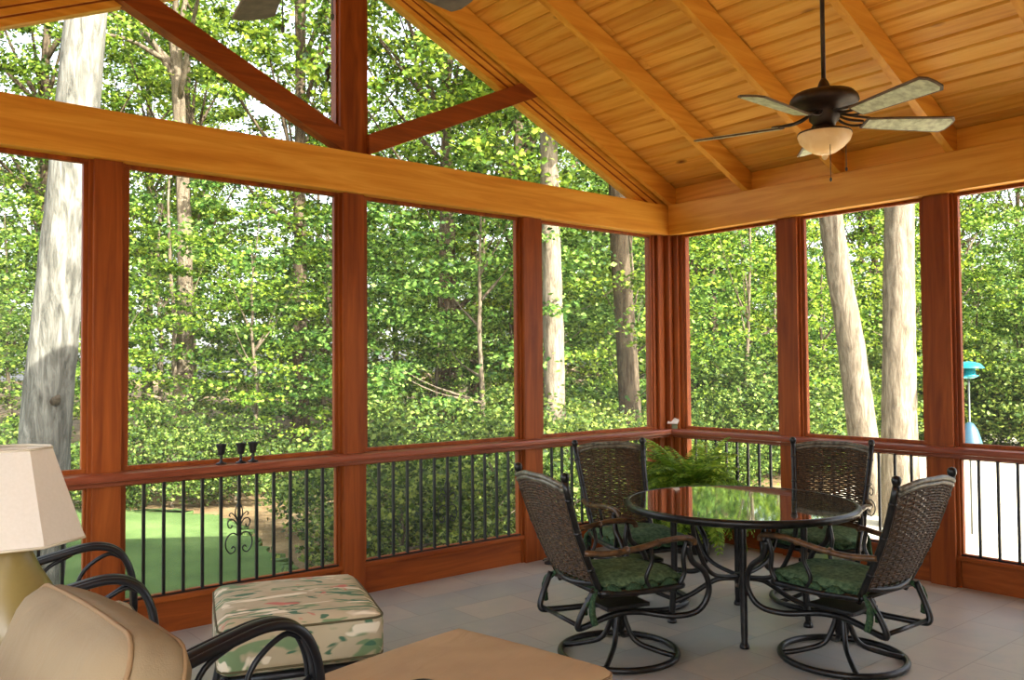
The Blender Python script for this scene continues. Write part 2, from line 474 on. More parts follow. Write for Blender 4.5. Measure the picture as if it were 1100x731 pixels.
# screened openings = windows : thin frames and the insect screen
def frame_bay(a0, a1, z0, z1, along, n, fw=.024):
    e = empty('window_%d' % n); struct(e, 'screened porch opening')
    m = MB()
    for (p0, p1, q0, q1) in ((a0, a1, z0, z0 + fw), (a0, a1, z1 - fw, z1), (a0, a0 + fw, z0 + fw, z1 - fw), (a1 - fw, a1, z0 + fw, z1 - fw)):
        if along == 'X': m.box(p0, p1, .04, .075, q0, q1, bev=.003)
        else: m.box(.04, .075, p0, p1, q0, q1, bev=.003)
    m.build('screen_frame', M['cedarZ'], e)
    s_ = MB()
    if along == 'X': s_.box(a0 + fw, a1 - fw, .060, .0605, z0 + fw, z1 - fw)
    else: s_.box(.060, .0605, a0 + fw, a1 - fw, z0 + fw, z1 - fw)
    s_.build('insect_screen', M['screen'], e)
    return e
baysX = []
xs = [(PX[i][0] + PX[i][1] / 2, PX[i + 1][0] - PX[i + 1][1] / 2) for i in range(3)] + [(PX[3][0] + PX[3][1] / 2, -.17)]
baysX = xs
ysr = [(PY[0][0] + PY[0][1] / 2, -.135)] + [(PY[i + 1][0] + PY[i + 1][1] / 2, PY[i][0] - PY[i][1] / 2) for i in range(5)]
n = 1
for a0, a1 in baysX:
    frame_bay(a0, a1, .915, ZB0, 'X', n); n += 1
for a0, a1 in ysr:
    frame_bay(a0, a1, .915, ZB0, 'Y', n); n += 1
for a0, a1 in baysX:
    frame_bay(a0, a1, .205, .845, 'X', n, .014); n += 1
for a0, a1 in ysr:
    frame_bay(a0, a1, .205, .845, 'Y', n, .014); n += 1

# ------------------------------------------------------------------ gable truss
def zk(x): return zr(x) - .125
m = MB(); m.box(RX - .1, RX + .1, .0, .11, ZB1, zr(RX) + .1, bev=.004); m.box(RX - .115, RX + .115, .03, .1, ZB1, zr(RX) + .05, bev=.003)
struct(m.build('king_post', M['cedarZ']), 'red stained king post standing in the middle of the gable')
for sgn, lab in ((1, 'right'), (-1, 'left')):
    m = MB(); t = .135
    x0 = RX + sgn * .09; x1 = RX + sgn * 1.62
    z0, z1 = ZB1 + .00, ZB1 + .0 + .455 * 1.53
    m.prism([(x0, z0), (x1, z1), (x1 - sgn * .03, z1 + t * .98), (x0, z0 + t)], -.035, .06)
    struct(m.build('brace', M['cedarX']), 'red stained diagonal brace on the %s of the king post' % lab)
    # stepped rake trim boards under the roof edge
    xe = RX + sgn * abs(RX)
    def band(d0, d1, y0, y1, mm, name='trim_%d' % (1 if sgn > 0 else 2), pad=0.):
        q = MB(); q.prism([(RX, zr(RX) + d0), (xe + sgn * .1, zr(0) - SL * .1 + d0), (xe + sgn * .1, zr(0) - SL * .1 + d1), (RX, zr(RX) + d1)], y0, y1)
        return struct(q.build(name, mm), 'sloping gable rake trim on the %s' % lab)
    band(-.125, -.085, .02, .10, M['pineX'])
    band(-.085, -.076, .012, .10, M['cedarX'])
    band(-.076, -.04, .0, .10, M['pineX'])
    band(-.04, -.03, -.004, .10, M['cedarX'])
    band(-.03, .0, -.014, .10, M['pineX'])
    band(.0, .19, -.002, .12, M['pineX'])
# gable screens
for sgn in (1, -1):
    xe = RX + sgn * (abs(RX) - .3)
    m = MB(); m.prism([(RX + sgn * .11, ZB1), (xe, ZB1), (RX + sgn * .11, zk(RX) - .0)], .060, .0605)
    struct(m.build('window_%d' % n, M['screen']), 'triangular gable screen'); n += 1

# house wall behind the camera with a sliding door, floor to ridge
m = MB()
m.prism([(XL - .1, 0), (.12, 0), (.12, zr(0) + .1), (RX, zr(RX) + .1), (XL - .1, zr(0) + .1)], YB - .2, YB)
struct(m.build('wall_back', M['house']), 'cream house wall behind the porch')

# ------------------------------------------------------------------ railing panels
def scroll(m, cx, z, s=1.):
    m.lathe([(.001, .21), (.008, .20), (.011, .185), (.007, .17), (.006, .16)], (cx, 0, z), 8)
    m.box(cx - .011, cx + .011, -.011, .011, z - .03, z + .06, bev=.003)
    def spiral(c, r0, a0, turns, sg):
        return [(c[0] + sg * r0 * (1 - .78 * i / 26) * math.cos(a0 + turns * 2 * PI * i / 26), 0, c[1] + r0 * (1 - .78 * i / 26) * math.sin(a0 + turns * 2 * PI * i / 26)) for i in range(27)]
    for sg in (1, -1):
        # lower big scrolls
        arc = [(cx + sg * .004, 0, z - .03), (cx + sg * .03, 0, z - .012), (cx + sg * .058, 0, z - .018), (cx + sg * .078, 0, z - .05), (cx + sg * .078, 0, z - .09), (cx + sg * .055, 0, z - .125), (cx + sg * .03, 0, z - .12), (cx + sg * .022, 0, z - .10), (cx + sg * .035, 0, z - .088), (cx + sg * .045, 0, z - .1)]
        m.tube(curve(arc, 4), .0042, 5)
        up = [(cx + sg * .006, 0, z + .03), (cx + sg * .03, 0, z + .065), (cx + sg * .055, 0, z + .07), (cx + sg * .068, 0, z + .05), (cx + sg * .06, 0, z + .025), (cx + sg * .045, 0, z + .022), (cx + sg * .042, 0, z + .038)]
        m.tube(curve(up, 4), .0040, 5)
        tp = [(cx + sg * .006, 0, z + .05), (cx + sg * .022, 0, z + .085), (cx + sg * .045, 0, z + .108), (cx + sg * .058, 0, z + .098), (cx + sg * .05, 0, z + .088)]
        m.tube(curve(tp, 4), .0035, 5)
        lf = [(cx + sg * .004, 0, z + .055), (cx + sg * .022, 0, z + .10), (cx + sg * .016, 0, z + .14), (cx, 0, z + .165)]
        m.tube(curve(lf, 4), .0038, 5)
def railing(a0, a1, along, nb, label, orn=True):
    L = a1 - a0; cx, cy = ((a0 + a1) / 2, .045) if along == 'X' else (.045, (a0 + a1) / 2)
    root = empty('railing_panel', (cx, cy, .2), 0 if along == 'X' else -PI / 2)
    tag(root, label, 'railing', 'iron railing panels between the posts')
    sp = L / (nb + 1)
    z0, z1 = .007, .645
    m = MB(); m.box(-L / 2, L / 2, -.010, .010, z0, z0 + .008); m.build('bottom_channel', M['iron'], root)
    m = MB(); m.box(-L / 2, L / 2, -.012, .012, z1 - .008, z1); m.build('top_channel', M['iron'], root)
    src = None
    for i in range(nb):
        x = -L / 2 + sp * (i + 1)
        if src is None:
            m = MB(); m.box(-.0085, .0085, -.0085, .0085, z0 + .008, z1 - .008, bev=.0015); o = src = m.build('baluster', M['iron'], root)
        else: o = src.copy(); COL.objects.link(o); o.parent = root
        o.location = (x, 0, 0)
    if orn:
        k = nb // 2
        m = MB(); scroll(m, -L / 2 + sp * (k + 1), .31); m.build('scroll_ornament', M['iron'], root)
labsX = ['black iron baluster panel at far left behind the lamp', 'black iron baluster panel below the three candle holders', 'black iron baluster panel between the middle post and third post of the gable side', 'black iron baluster panel just left of the corner post']
for (a0, a1), lb in zip(baysX, labsX): railing(a0, a1, 'X', 11, lb)
labsY = ['black iron baluster panel just right of the corner post', 'black iron baluster panel behind the right rear dining chair', 'black iron baluster panel at the right edge before bright lawn', 'iron railing panel out past right edge', 'iron railing panel out past right edge', 'iron railing panel out past right edge']
for i, ((a0, a1), lb) in enumerate(zip(ysr, labsY)):
    if i < 3: railing(a0, a1, 'Y', 7 if i != 0 else 8, lb)

# ------------------------------------------------------------------ objects on the rail
def candle(x, y, label, s=1.):
    root = empty('candle_holder', (x, y, .915)); tag(root, label, 'candle holder', 'black goblet candle holders on the rail')
    m = MB(); m.lathe([(.001, 0), (.03, 0), (.03, .006), (.012, .012), (.007, .02), (.007, .035), (.011, .04), (.006, .046), (.012, .052)], n=20); m.build('base', M['iron'], root)
    m = MB(); m.lathe([(.008, .05), (.018, .056), (.021, .07), (.023, .09), (.031, .112), (.032, .116), (.028, .116), (.019, .09), (.016, .07), (.002, .062)], n=20); m.build('cup', M['iron'], root)
    root.scale = (s, s, s)
candle(-3.955, -.02, 'leftmost of three black goblet candle holders on the rail')
candle(-3.845, -.035, 'middle black goblet candle holder on the rail')
candle(-3.765, -.015, 'rightmost of three black goblet candle holders on the rail')

root = empty('birdhouse_ornament', (-.0, -.05, .915), R(20)); tag(root, 'tiny birdhouse ornament with pale roof on the corner of the rail', 'ornament')
m = MB(); m.box(-.035, .035, -.03, .03, 0, .05); m.prism([(-.035, .05), (.035, .05), (0, .075)], -.03, .03); m.build('body', plain('olive_paint', (120, 128, 92), .6), root)
m = MB()
m.prism([(-.055, .042), (0, .082), (0, .092), (-.062, .048)], -.045, .045); m.prism([(.055, .042), (.062, .048), (0, .092), (0, .082)], -.045, .045)
m.build('roof', M['white_paint'], root)
m = MB(); m.lathe([(.001, 0), (.011, 0), (.011, .004), (.001, .004)], n=12); o = m.build('entrance_hole', M['iron'], root); o.rotation_euler = (PI / 2, 0, 0); o.location = (0, -.029, .035)

# small black ornament hung in the gable screen
root = empty('hanging_ornament', (-3.27, -.0, 3.28)); tag(root, 'small black ornament hanging on a thread in the gable left of the king post', 'ornament')
m = MB(); m.tube(curve([(0, 0, .115), (.012, 0, .09), (-.006, 0, .06), (.006, 0, .03), (-.008, 0, .0)], 5), [.006] * 4 + [.011] * 4 + [.013] * 4 + [.011] * 5 + [.008] * 4, 8); m.build('charm', M['iron'], root)
m = MB(); m.tube([(0, 0, .11), (0, 0, zr(-3.27) - 3.28 - .14)], .0012, 4); m.build('thread', M['hardware'], root)

# floor uplight by the third post
root = empty('floor_spotlight', (-1.52, -.13, 0), R(30)); tag(root, 'small dark spotlight on the floor at foot of third gable post', 'spotlight')
m = MB(); m.lathe([(.001, 0), (.05, 0), (.05, .012), (.02, .02), (.012, .045), (.001, .045)], n=18); m.build('base', M['iron'], root)
m = MB(); m.lathe([(.001, 0), (.03, 0), (.042, .02), (.045, .09), (.04, .09), (.001, .075)], (0, 0, 0), 18); o = m.build('lamp_head', M['hardware'], root); o.location = (0, 0, .05); o.rotation_euler = (R(35), 0, 0)
m = MB(); m.tube(curve([(.03, 0, .008), (.1, -.02, .006), (.12, .05, .006), (.05, .08, .006)], 5), .004, 5); m.build('cord', M['iron'], root)

# ------------------------------------------------------------------ dining table
TC = (-1.72, -1.95)
root = empty('dining_table', (TC[0], TC[1], -.0)); tag(root, 'round dark stone-topped patio table with curved iron legs', 'table'); root.scale = (1, 1, .977)
m = MB(); m.lathe([(.001, .695), (.60, .695), (.615, .698), (.615, .7095)], n=72, smooth=False); m.build('tabletop', M['stone_top'], root)
m = MB(); m.lathe([(.56, .668), (.60, .664), (.632, .672), (.645, .69), (.640, .706), (.625, .712), (.614, .7095), (.614, .690), (.59, .688), (.56, .688)], n=72); m.build('rim', M['chair_metal'], root)
feet = [(-.32, -.25), (.25, -.265), (.33, .26), (-.256, .285)]
def tleg(fx, fy):
    a = math.atan2(fy, fx); ux, uy = math.cos(a), math.sin(a); r = math.hypot(fx, fy)
    m = MB()
    m.tube(curve([(ux * r * .96, uy * r * .96, .67), (ux * r * .96, uy * r * .96, .3), (fx, fy, .05), (fx * 1.02, fy * 1.02, .0)], 6), [.019] * 12 + [.017] * 4 + [.02] * 3, 10)
    m.lathe([(.001, 0), (.026, 0), (.026, .012), (.018, .03)], (fx, fy, 0), 12)
    return m
for f in feet: tleg(*f).build('leg', M['chair_metal'], root)
m = MB()
for fx, fy in feet:
    m.tube(curve([(0, 0, .27), (fx * .35, fy * .35, .255), (fx * .7, fy * .7, .17), (fx * .97, fy * .97, .12)], 6), .015, 8)
m.lathe([(.001, .245), (.035, .245), (.035, .295), (.001, .295)], n=16)
m.build('stretcher', M['chair_metal'], root)
m = MB()
for fx, fy in feet:
    a = math.atan2(fy, fx) + PI / 4; ux, uy = math.cos(a), math.sin(a)
    m.tube(curve([(ux * .40, uy * .40, .67), (ux * .36, uy * .36, .5), (ux * .24, uy * .24, .33), (0.0, 0.0, .275)], 6), .013, 8)
m.build('curved_brace', M['chair_metal'], root)

# ------------------------------------------------------------------ dining chair (faces +X)
def dining_chair():
    root = empty('dining_chair')
    # swivel base ring
    m = MB(); m.tube([(.295 * math.cos(2 * PI * k / 40), .295 * math.sin(2 * PI * k / 40), .018) for k in range(40)], .0165, 8, closed=True); m.build('base_ring', M['chair_metal'], root)
    for k in range(4):
        a = PI / 4 + k * PI / 2; ux, uy = math.cos(a), math.sin(a)
        m = MB(); m.tube(curve([(ux * .02, uy * .02, .235), (ux * .045, uy * .045, .15), (ux * .09, uy * .09, .075), (ux * .19, uy * .19, .04), (ux * .29, uy * .29, .02)], 6), .0135, 8)
        m.build('leg', M['chair_metal'], root)
    m = MB(); m.lathe([(.001, .12), (.03, .12), (.034, .14), (.034, .225), (.055, .235), (.055, .262), (.001, .262)], n=18)
    m.build('swivel_hub', M['chair_metal'], root)
    # spring rails
    m = MB()
    for s in (1, -1):
        m.tube(curve([(-.27, s * .215, .40), (-.325, s * .20, .30), (-.345, s * .19, .235), (-.30, s * .17, .222), (-.1, s * .10, .235), (.05, s * .10, .232), (.2, s * .19, .215), (.31, s * .245, .24), (.365, s * .265, .33), (.34, s * .27, .43), (.26, s * .272, .50), (.235, s * .272, .58)], 6), .0155, 8)
    m.box(-.13, .12, -.11, .11, .255, .275, bev=.004)
    m.tube([(-.335, -.195, .235), (-.335, .195, .235)], .011, 8)
    m.build('spring_frame', M['chair_metal'], root)
    # seat frame
    m = MB()
    m.tube(curve([(-.24, .225, .385), (-.05, .245, .375), (.16, .25, .375), (.25, .2, .37), (.27, 0, .362), (.25, -.2, .37), (.16, -.25, .375), (-.05, -.245, .375), (-.24, -.225, .385)], 5), .016, 8)
    m.tube([(-.24, -.225, .385), (-.24, .225, .385)], .014, 8)
    m.box(-.22, .235, -.225, .225, .37, .378)
    m.build('seat_frame', M['chair_metal'], root)
    # cushion with scalloped skirt
    nx, ny = 26, 26; vs = []; fs = []
    def sq(u, v):
        x, y = u, v
        return x, y
    for layer in (1, -1):
        for i in range(nx + 1):
            for j in range(ny + 1):
                u = -1 + 2 * i / nx; v = -1 + 2 * j / ny
                e = (1 - abs(u) ** 4) * (1 - abs(v) ** 4)
                x = .015 + u * .245 * (1 - .06 * v * v); y = v * .235 * (1 - .08 * u * u)
                th = max(0, e) ** .4
                z = .412 + layer * th * .036 + (.012 * th * math.sin(x * 19) * math.sin(y * 19) if layer > 0 else 0)
                vs.append((x, y, z))
    def idx(l, i, j): return l * (nx + 1) * (ny + 1) + i * (ny + 1) + j
    for l in (0, 1):
        for i in range(nx):
            for j in range(ny):
                q = (idx(l, i, j), idx(l, i + 1, j), idx(l, i + 1, j + 1), idx(l, i, j + 1)); fs.append(q if l == 0 else q[::-1])
    m = MB(); m.add(vs, fs, True); cu = m.build('seat_cushion', M['green_fab'], root)
    # ruffle around the cushion edge
    m = MB(); pts = []; N = 96
    for k in range(N):
        a = 2 * PI * k / N
        ca, sa = math.cos(a), math.sin(a)
        d = (abs(ca) ** 5 + abs(sa) ** 5) ** (-1 / 5)
        pts.append((.015 + ca * d * .25, sa * d * .238, .404 - .012 + .012 * math.sin(k * 2 * PI / 6)))
    m.tube(pts, [.016 + .005 * math.sin(k * 2 * PI / 6) for k in range(N)], 7, closed=True)
    m.build('ruffle', M['green_trim'], cu)
    for s in (1, -1):
        m = MB(); m.tube(curve([(-.245, s * .2, .40), (-.285, s * .235, .37), (-.295, s * .24, .31), (-.285, s * .25, .25)], 5), [.012] * 8 + [.016] * 8, 6)
        m.tube(curve([(-.245, s * .2, .40), (-.29, s * .215, .36), (-.31, s * .21, .33), (-.305, s * .2, .29)], 5), .010, 6)
        m.build('cushion_tie', M['green_trim'], cu)
    # back: two stiles with finials
    def bx(z): t = (z - .40) / .55; return -.235 - .21 * t - .02 * math.sin(t * PI)
    def hw(z): t = (z - .40) / .55; return .205 + .045 * t
    for s in (1, -1):
        m = MB(); pts = [(bx(z), s * hw(z), z) for z in np.linspace(.36, .925, 12)]
        m.tube(pts, .0165, 8)
        e = pts[-1]
        m.lathe([(.001, -.004), (.014, 0), (.020, .012), (.022, .026), (.017, .04), (.001, .046)], e, 12)
        for z in (.5, .68, .84):
            m.tube([(bx(z - .007), s * hw(z), z - .007), (bx(z + .007), s * hw(z), z + .007)], .0195, 8)
        m.build('stile', M['chair_metal'], root)
    # woven panel
    m = MB()
    rows = 36; zb, zt0 = .435, .885
    def top(v): return zt0 + .035 * (1 - (v) ** 2)
    stakes = 8
    for r_ in range(rows):
        tt = (r_ + .5) / rows; pts = []
        for j in range(33):
            v = -1 + 2 * j / 32
            z = zb + (top(v) - zb) * tt
            ph = math.sin((v * stakes / 2) * PI * 2 + (PI if r_ % 2 else 0))
            pts.append((bx(z) - .012 - .018 * (1 - v * v) * 0 - .02 * (1 - v * v) + .0035 * ph, v * (hw(z) - .020), z))
        m.tube(pts, .0066, 4, flat=1.0, caps=False)
    for j in range(stakes * 1 + 1):
        v = -1 + 2 * j / stakes; v *= .97
        pts = []
        for k in range(9):
            z = zb - .01 + (top(v) - zb + .01) * k / 8
            pts.append((bx(z) - .012 - .02 * (1 - v * v), v * (hw(z) - .006), z))
        m.tube(pts, .0055, 5)
    m.build('woven_panel', M['weave'], root)
    # top and bottom rails of the back
    m = MB()
    for off, rr in ((0.006, .013), (.027, .013)):
        pts = []
        for j in range(17):
            v = -1 + 2 * j / 16; z = top(v) + off - .005
            z = min(z, top(.55) + off) if abs(v) < .45 else z
            pts.append((bx(z) - .012 - .02 * (1 - v * v), v * (hw(z) - .004), z))
        m.tube(pts, rr, 8)
    m.build('top_rail', M['rope_top'], root)
    m = MB(); m.tube(curve([(bx(.42), -.205, .43), (bx(.42) - .03, -.1, .415), (bx(.42) - .04, 0, .41), (bx(.42) - .03, .1, .415), (bx(.42), .205, .43)], 5), .015, 8)
    m.build('bottom_rail', M['chair_metal'], root)
    # arms
    for s in (1, -1):
        m = MB()
        m.tube(curve([(bx(.60), s * .232, .585), (-.2, s * .262, .578), (-.05, s * .275, .592), (.1, s * .275, .613), (.22, s * .268, .614), (.275, s * .262, .598), (.285, s * .26, .575)], 6), .0165, 8, flat=.9)
        for px in (-.12, .06):
            m.tube([(px - .008, s * .272, .588 + (px + .1) * .1), (px + .008, s * .272, .59 + (px + .1) * .1)], .02, 8)
        a = m.build('armrest', M['arm_wood'], root)
        m = MB()
        m.tube(curve([(.235, s * .268, .6), (.215, s * .262, .52), (.225, s * .255, .44), (.2, s * .248, .385)], 5), .012, 8)
        m.build('arm_support', M['chair_metal'], a); m = MB()
        m.tube(curve([(.02, s * .272, .6), (.03, s * .262, .52), (-.0, s * .255, .44), (.03, s * .248, .38)], 5), .010, 8)
        m.build('arm_support', M['chair_metal'], a)
    return root
ch = dining_chair()
spots = [
    ((-2.60, -1.84), math.atan2(-.24, .97), 'wicker swivel dining chair front left of the table, seen from behind with sloping back'),
    ((-1.77, -1.23), math.atan2(-.92, -.37), 'wicker swivel dining chair at the rear left of the table, in front of the fern'),
    ((-1.815, -2.615), math.atan2(.999, .045), 'wicker swivel dining chair front right of the table with light through its back'),
    ((-.94, -1.98), math.atan2(-.35, -.93), 'wicker swivel dining chair at the rear right of the table, facing the camera'),
]
for i, (xy, a, lb) in enumerate(spots):
    o = ch if i == 0 else copy_tree(ch)
    o.location = (xy[0], xy[1], 0); o.rotation_euler = (0, 0, a)
    tag(o, lb, 'chair', 'wicker swivel chairs round the dining table')

# ------------------------------------------------------------------ cushions
def pillow_mb(sx, sy, sz, r=.06, puff=.03, nseg=14, c=(0, 0, 0), rot=None):
    """rounded boxy cushion with a crown"""
    bm = bmesh.new(); bmesh.ops.create_cube(bm, size=2)
    bmesh.ops.subdivide_edges(bm, edges=bm.edges[:], cuts=nseg, use_grid_fill=True)
    hx, hy, hz = sx / 2, sy / 2, sz / 2
    for v in bm.verts:
        x, y, z = v.co
        p = Vector((x * hx, y * hy, z * hz))
        q = Vector((max(-hx + r, min(hx - r, p.x)), max(-hy + r, min(hy - r, p.y)), max(-hz + min(r, hz * .95), min(hz - min(r, hz * .95), p.z))))
        d = p - q
        if d.length > 1e-6:
            rr = min(r, hz * .95); p = q + Vector((d.x, d.y, d.z)).normalized() * (r if abs(d.z) < 1e-6 else rr)
        p.z += puff * (1 if z > 0 else -1) * abs(z) * (1 - x * x) * (1 - y * y)
        p.x += puff * .5 * (1 if x > 0 else -1) * abs(x) ** 3 * (1 - y * y) * (1 - z * z)
        p.y += puff * .5 * (1 if y > 0 else -1) * abs(y) ** 3 * (1 - x * x) * (1 - z * z)
        v.co = p
    T = Matrix.Translation(Vector(c)) @ (rot.to_4x4() if rot is not None else Matrix.Identity(4))
    bm.verts.index_update()
    m = MB(); m.add([T @ v.co for v in bm.verts], [tuple(l.vert.index for l in f.loops) for f in bm.faces], True); bm.free()
    return m, T
def seam(T, sx, sy, sz, z, r, puff, rc=.07):
    hx, hy, hz = sx / 2, sy / 2, sz / 2; rr = min(r, hz * .95)
    e = max(0, abs(z) - (hz - rr)); ins = r - math.sqrt(max(0, rr * rr - e * e)) * r / rr - .001
    hx -= ins; hy -= ins; pts = []; zn = z / hz
    for cx, cy, a0 in ((1, 1, 0), (-1, 1, 90), (-1, -1, 180), (1, -1, 270)):
        for k in range(6):
            a = R(a0 + 90 * k / 5); pts.append((cx * (hx - rc) + rc * math.cos(a), cy * (hy - rc) + rc * math.sin(a)))
    out = []
    for k in range(len(pts)):
        a, b = Vector(pts[k]), Vector(pts[(k + 1) % len(pts)])
        for q in range(4 if (b - a).length > .1 else 1):
            p = a.lerp(b, q / 4 if (b - a).length > .1 else 0); xn, yn = max(-1, min(1, p.x / (sx / 2))), max(-1, min(1, p.y / (sy / 2)))
            p.x += puff * .5 * xn ** 3 * (1 - yn * yn) * (1 - zn * zn); p.y += puff * .5 * yn ** 3 * (1 - xn * xn) * (1 - zn * zn)
            out.append(T @ Vector((p.x, p.y, z)))
    return out

# ------------------------------------------------------------------ lounge chairs (face +X)
def lounge_arm(s):
    m = MB()
    y = s * .365
    main = curve([(-.36, y, .585), (-.2, y, .60), (.02, y, .655), (.18, y, .685), (.28, y, .655), (.335, y, .56), (.35, y, .42), (.34, y, .3)], 7)
    m.tube(main, .023, 10, flat=.62, up=(0, 0, 1))
    m.tube([(p.x, p.y + s * .033, p.z - .004) for p in main], .014, 8)
    m.tube([(p.x, p.y - s * .033, p.z - .004) for p in main], .014, 8)
    return m
def lounge_arm_detail(s):
    m = MB(); y = s * .365
    m.tube(curve([(.30, y, .62), (.24, y, .64), (.15, y, .58), (.11, y, .48), (.1, y, .36), (.12, y, .25)], 6), .009, 7)
    m.tube(curve([(.1, y, .655), (.0, y, .60), (-.04, y, .5), (-.02, y, .4), (.06, y, .32)], 6), .009, 7)
    m.tube(curve([(-.2, y, .59), (-.12, y, .5), (-.02, y, .42), (.1, y, .4), (.22, y, .44), (.33, y, .5)], 6), .009, 7)
    return m
def lounge_chair(fab, pip, label, loc, rz, back_h=1.0, bk=0.):
    root = empty('lounge_chair', loc, rz); tag(root, label, 'armchair')
    m = MB()
    for s in (1, -1):
        m.tube([(-.33, s * .33, .29), (.33, s * .33, .29)], .017, 8)
    m.tube([(.33, -.34, .29), (.33, .34, .29)], .017, 8); m.tube([(-.33, -.34, .29), (-.33, .34, .29)], .017, 8)
    for k in range(7): m.box(-.32, .32, -.3 + k * .1 - .015, -.3 + k * .1 + .015, .292, .3)
    m.build('seat_frame', M['arm_black'], root)
    for sx, sy in ((1, 1), (1, -1), (-1, 1), (-1, -1)):
        m = MB(); m.tube(curve([(sx * .33, sy * .345, .31), (sx * .335, sy * .35, .15), (sx * .355, sy * .35, .012), (sx * .36, sy * .35, 0)], 5), .018, 8); m.build('leg', M['arm_black'], root)
    for s in (1, -1):
        a = lounge_arm(s).build('armrest', M['arm_black'], root)
        lounge_arm_detail(s).build('scroll', M['arm_black'], a)
    m = MB()
    k = (back_h - .3)
    hz = back_h - 1.0
    m.tube(curve([(-.34, -.33, .29), (-.40 - bk * .5, -.33, .55), (-.53 - bk, -.325, .78 + hz), (-.585 - bk, -.27, .88 + hz), (-.605 - bk, 0, .91 + hz), (-.585 - bk, .27, .88 + hz), (-.53 - bk, .325, .78 + hz), (-.40 - bk * .5, .33, .55), (-.34, .33, .29)], 8), .018, 8)
    for j in range(-2, 3):
        m.tube(curve([(-.34, j * .1, .3), (-.41 - bk * .5, j * .1, .55), (-.60 - bk, j * .1, .895 + hz)], 5), .008, 6)
    m.build('back_frame', M['arm_black'], root)
    mm, T = pillow_mb(.64, .62, .15, .05, .02, 12, (.01, 0, .375)); cu = mm.build('seat_cushion', fab, root)
    q = MB(); q.tube(seam(T, .64, .62, .15, .045, .05, .02), .005, 6, closed=True); q.build('piping', pip, cu)
    rot = Matrix.Rotation(R(-76 + bk * 70), 3, 'Y')
    mm, T = pillow_mb(.60, .66, .19, .07, .03, 16, (-.37 - bk, 0, back_h - .30), rot)
    cu = mm.build('back_cushion', fab, root)
    for zz in (.055, -.055):
        q = MB(); q.tube(seam(T, .60, .66, .19, zz, .07, .03), .0055, 6, closed=True); q.build('piping', pip, cu)
    return root
FA = R(4)
o = lounge_chair(M['tan_dark'], M['piping'], 'tan cushioned black metal armchair in the near left corner', (-4.91, -2.84, 0), FA, .92, .11); o.scale = (1.02, 1.0, 1.04)
FB = math.atan2(-.3, .93)
o = lounge_chair(M['floral'], M['floral_pipe'], 'black scroll-armed armchair beyond the table lamp', (-5.05, -1.075, 0), R(-9.5), .9); o.scale = (1.0, .95, 1.0)

def ottoman(fab, pip, label, loc, rz, sx, sy, zt, th):
    root = empty('ottoman', loc, rz); tag(root, label, 'ottoman')
    zb = zt - th - .015
    m = MB(); hx, hy = sx / 2 - .03, sy / 2 - .03
    for s in (1, -1):
        m.tube([(-hx, s * hy, zb - .02), (hx, s * hy, zb - .02)], .018, 8); m.tube([(s * hx, -hy, zb - .02), (s * hx, hy, zb - .02)], .018, 8)
    for k in range(6): m.box(-hx, hx, -hy + .05 + k * (2 * hy - .1) / 5 - .014, -hy + .05 + k * (2 * hy - .1) / 5 + .014, zb - .012, zb - .004)
    m.build('frame', M['arm_black'], root)
    for a in (1, -1):
        for b in (1, -1):
            m = MB(); m.tube(curve([(a * hx, b * hy, zb), (a * hx, b * hy, zb * .5), (a * (hx + .02), b * (hy + .0), 0)], 5), .017, 8); m.build('leg', M['arm_black'], root)
    mm, T = pillow_mb(sx, sy, th, .045, .02, 16, (0, 0, zt - .02 - th / 2)); cu = mm.build('cushion', fab, root)
    for zz in (th / 2 - .028, -th / 2 + .028):
        q = MB(); q.tube(seam(T, sx, sy, th, zz, .045, .02, .05), .0055, 6, closed=True); q.build('piping', pip, cu)
    return root
ottoman(M['tan'], M['piping'], 'large tan ottoman in the foreground, cut by bottom edge', (-4.075, -2.52, 0), R(10), .75, .76, .455, .18)
ottoman(M['floral'], M['floral_pipe'], 'floral print ottoman in front of the middle gable post', (-4.125, -1.33, 0), R(-19), .66, .72, .475, .21)

# ------------------------------------------------------------------ side table and lamp
LP = (-5.36, -2.15)
root = empty('side_table', (LP[0], LP[1], 0)); tag(root, 'small round black side table under the lamp', 'side table')
m = MB(); m.lathe([(.001, .50), (.235, .50), (.24, .51), (.235, .525), (.001, .525)], n=40); m.build('tabletop', M['arm_black'], root)
for k in range(3):
    a = k * 2 * PI / 3; m = MB(); m.tube(curve([(.2 * math.cos(a), .2 * math.sin(a), .5), (.12 * math.cos(a), .12 * math.sin(a), .25), (.2 * math.cos(a), .2 * math.sin(a), .0)], 6), .013, 8); m.build('leg', M['arm_black'], root)
root = empty('table_lamp', (LP[0], LP[1], .525), R(0)); tag(root, 'table lamp with panelled cream shade and olive ceramic body', 'lamp')
m = MB(); m.lathe([(.001, 0), (.085, 0), (.085, .015), (.07, .03), (.10, .07), (.145, .14), (.155, .2), (.14, .27), (.10, .34), (.072, .39), (.055, .43), (.05, .46), (.001, .462)], n=36); m.build('base', M['ceramic'], root)
m = MB(); m.lathe([(.001, .455), (.03, .455), (.03, .47), (.012, .48), (.012, .53), (.02, .54), (.02, .58), (.001, .58)], n=16); m.tube([(0, 0, .58), (0, 0, .70)], .003, 6); m.lathe([(.001, .69), (.01, .695), (.012, .705), (.001, .712)], n=12); m.build('socket', M['brass'], root)
m = MB(); n8 = 8; vs = []; off = .5 + (39.45 * -1 - 14) / 45.0
prof = [(.196, .468), (.108, .722), (.105, .722), (.193, .468)]
for r_, z in prof:
    for k in range(n8):
        a = 2 * PI * (k + off) / n8; vs.append((r_ * math.cos(a), r_ * math.sin(a), z))
fs = [(i * n8 + k, i * n8 + (k + 1) % n8, ((i + 1) % 4) * n8 + (k + 1) % n8, ((i + 1) % 4) * n8 + k) for i in range(4) for k in range(n8)]
m.add(vs, fs)
sh = m.build('lamp_shade', M['shade'], root)
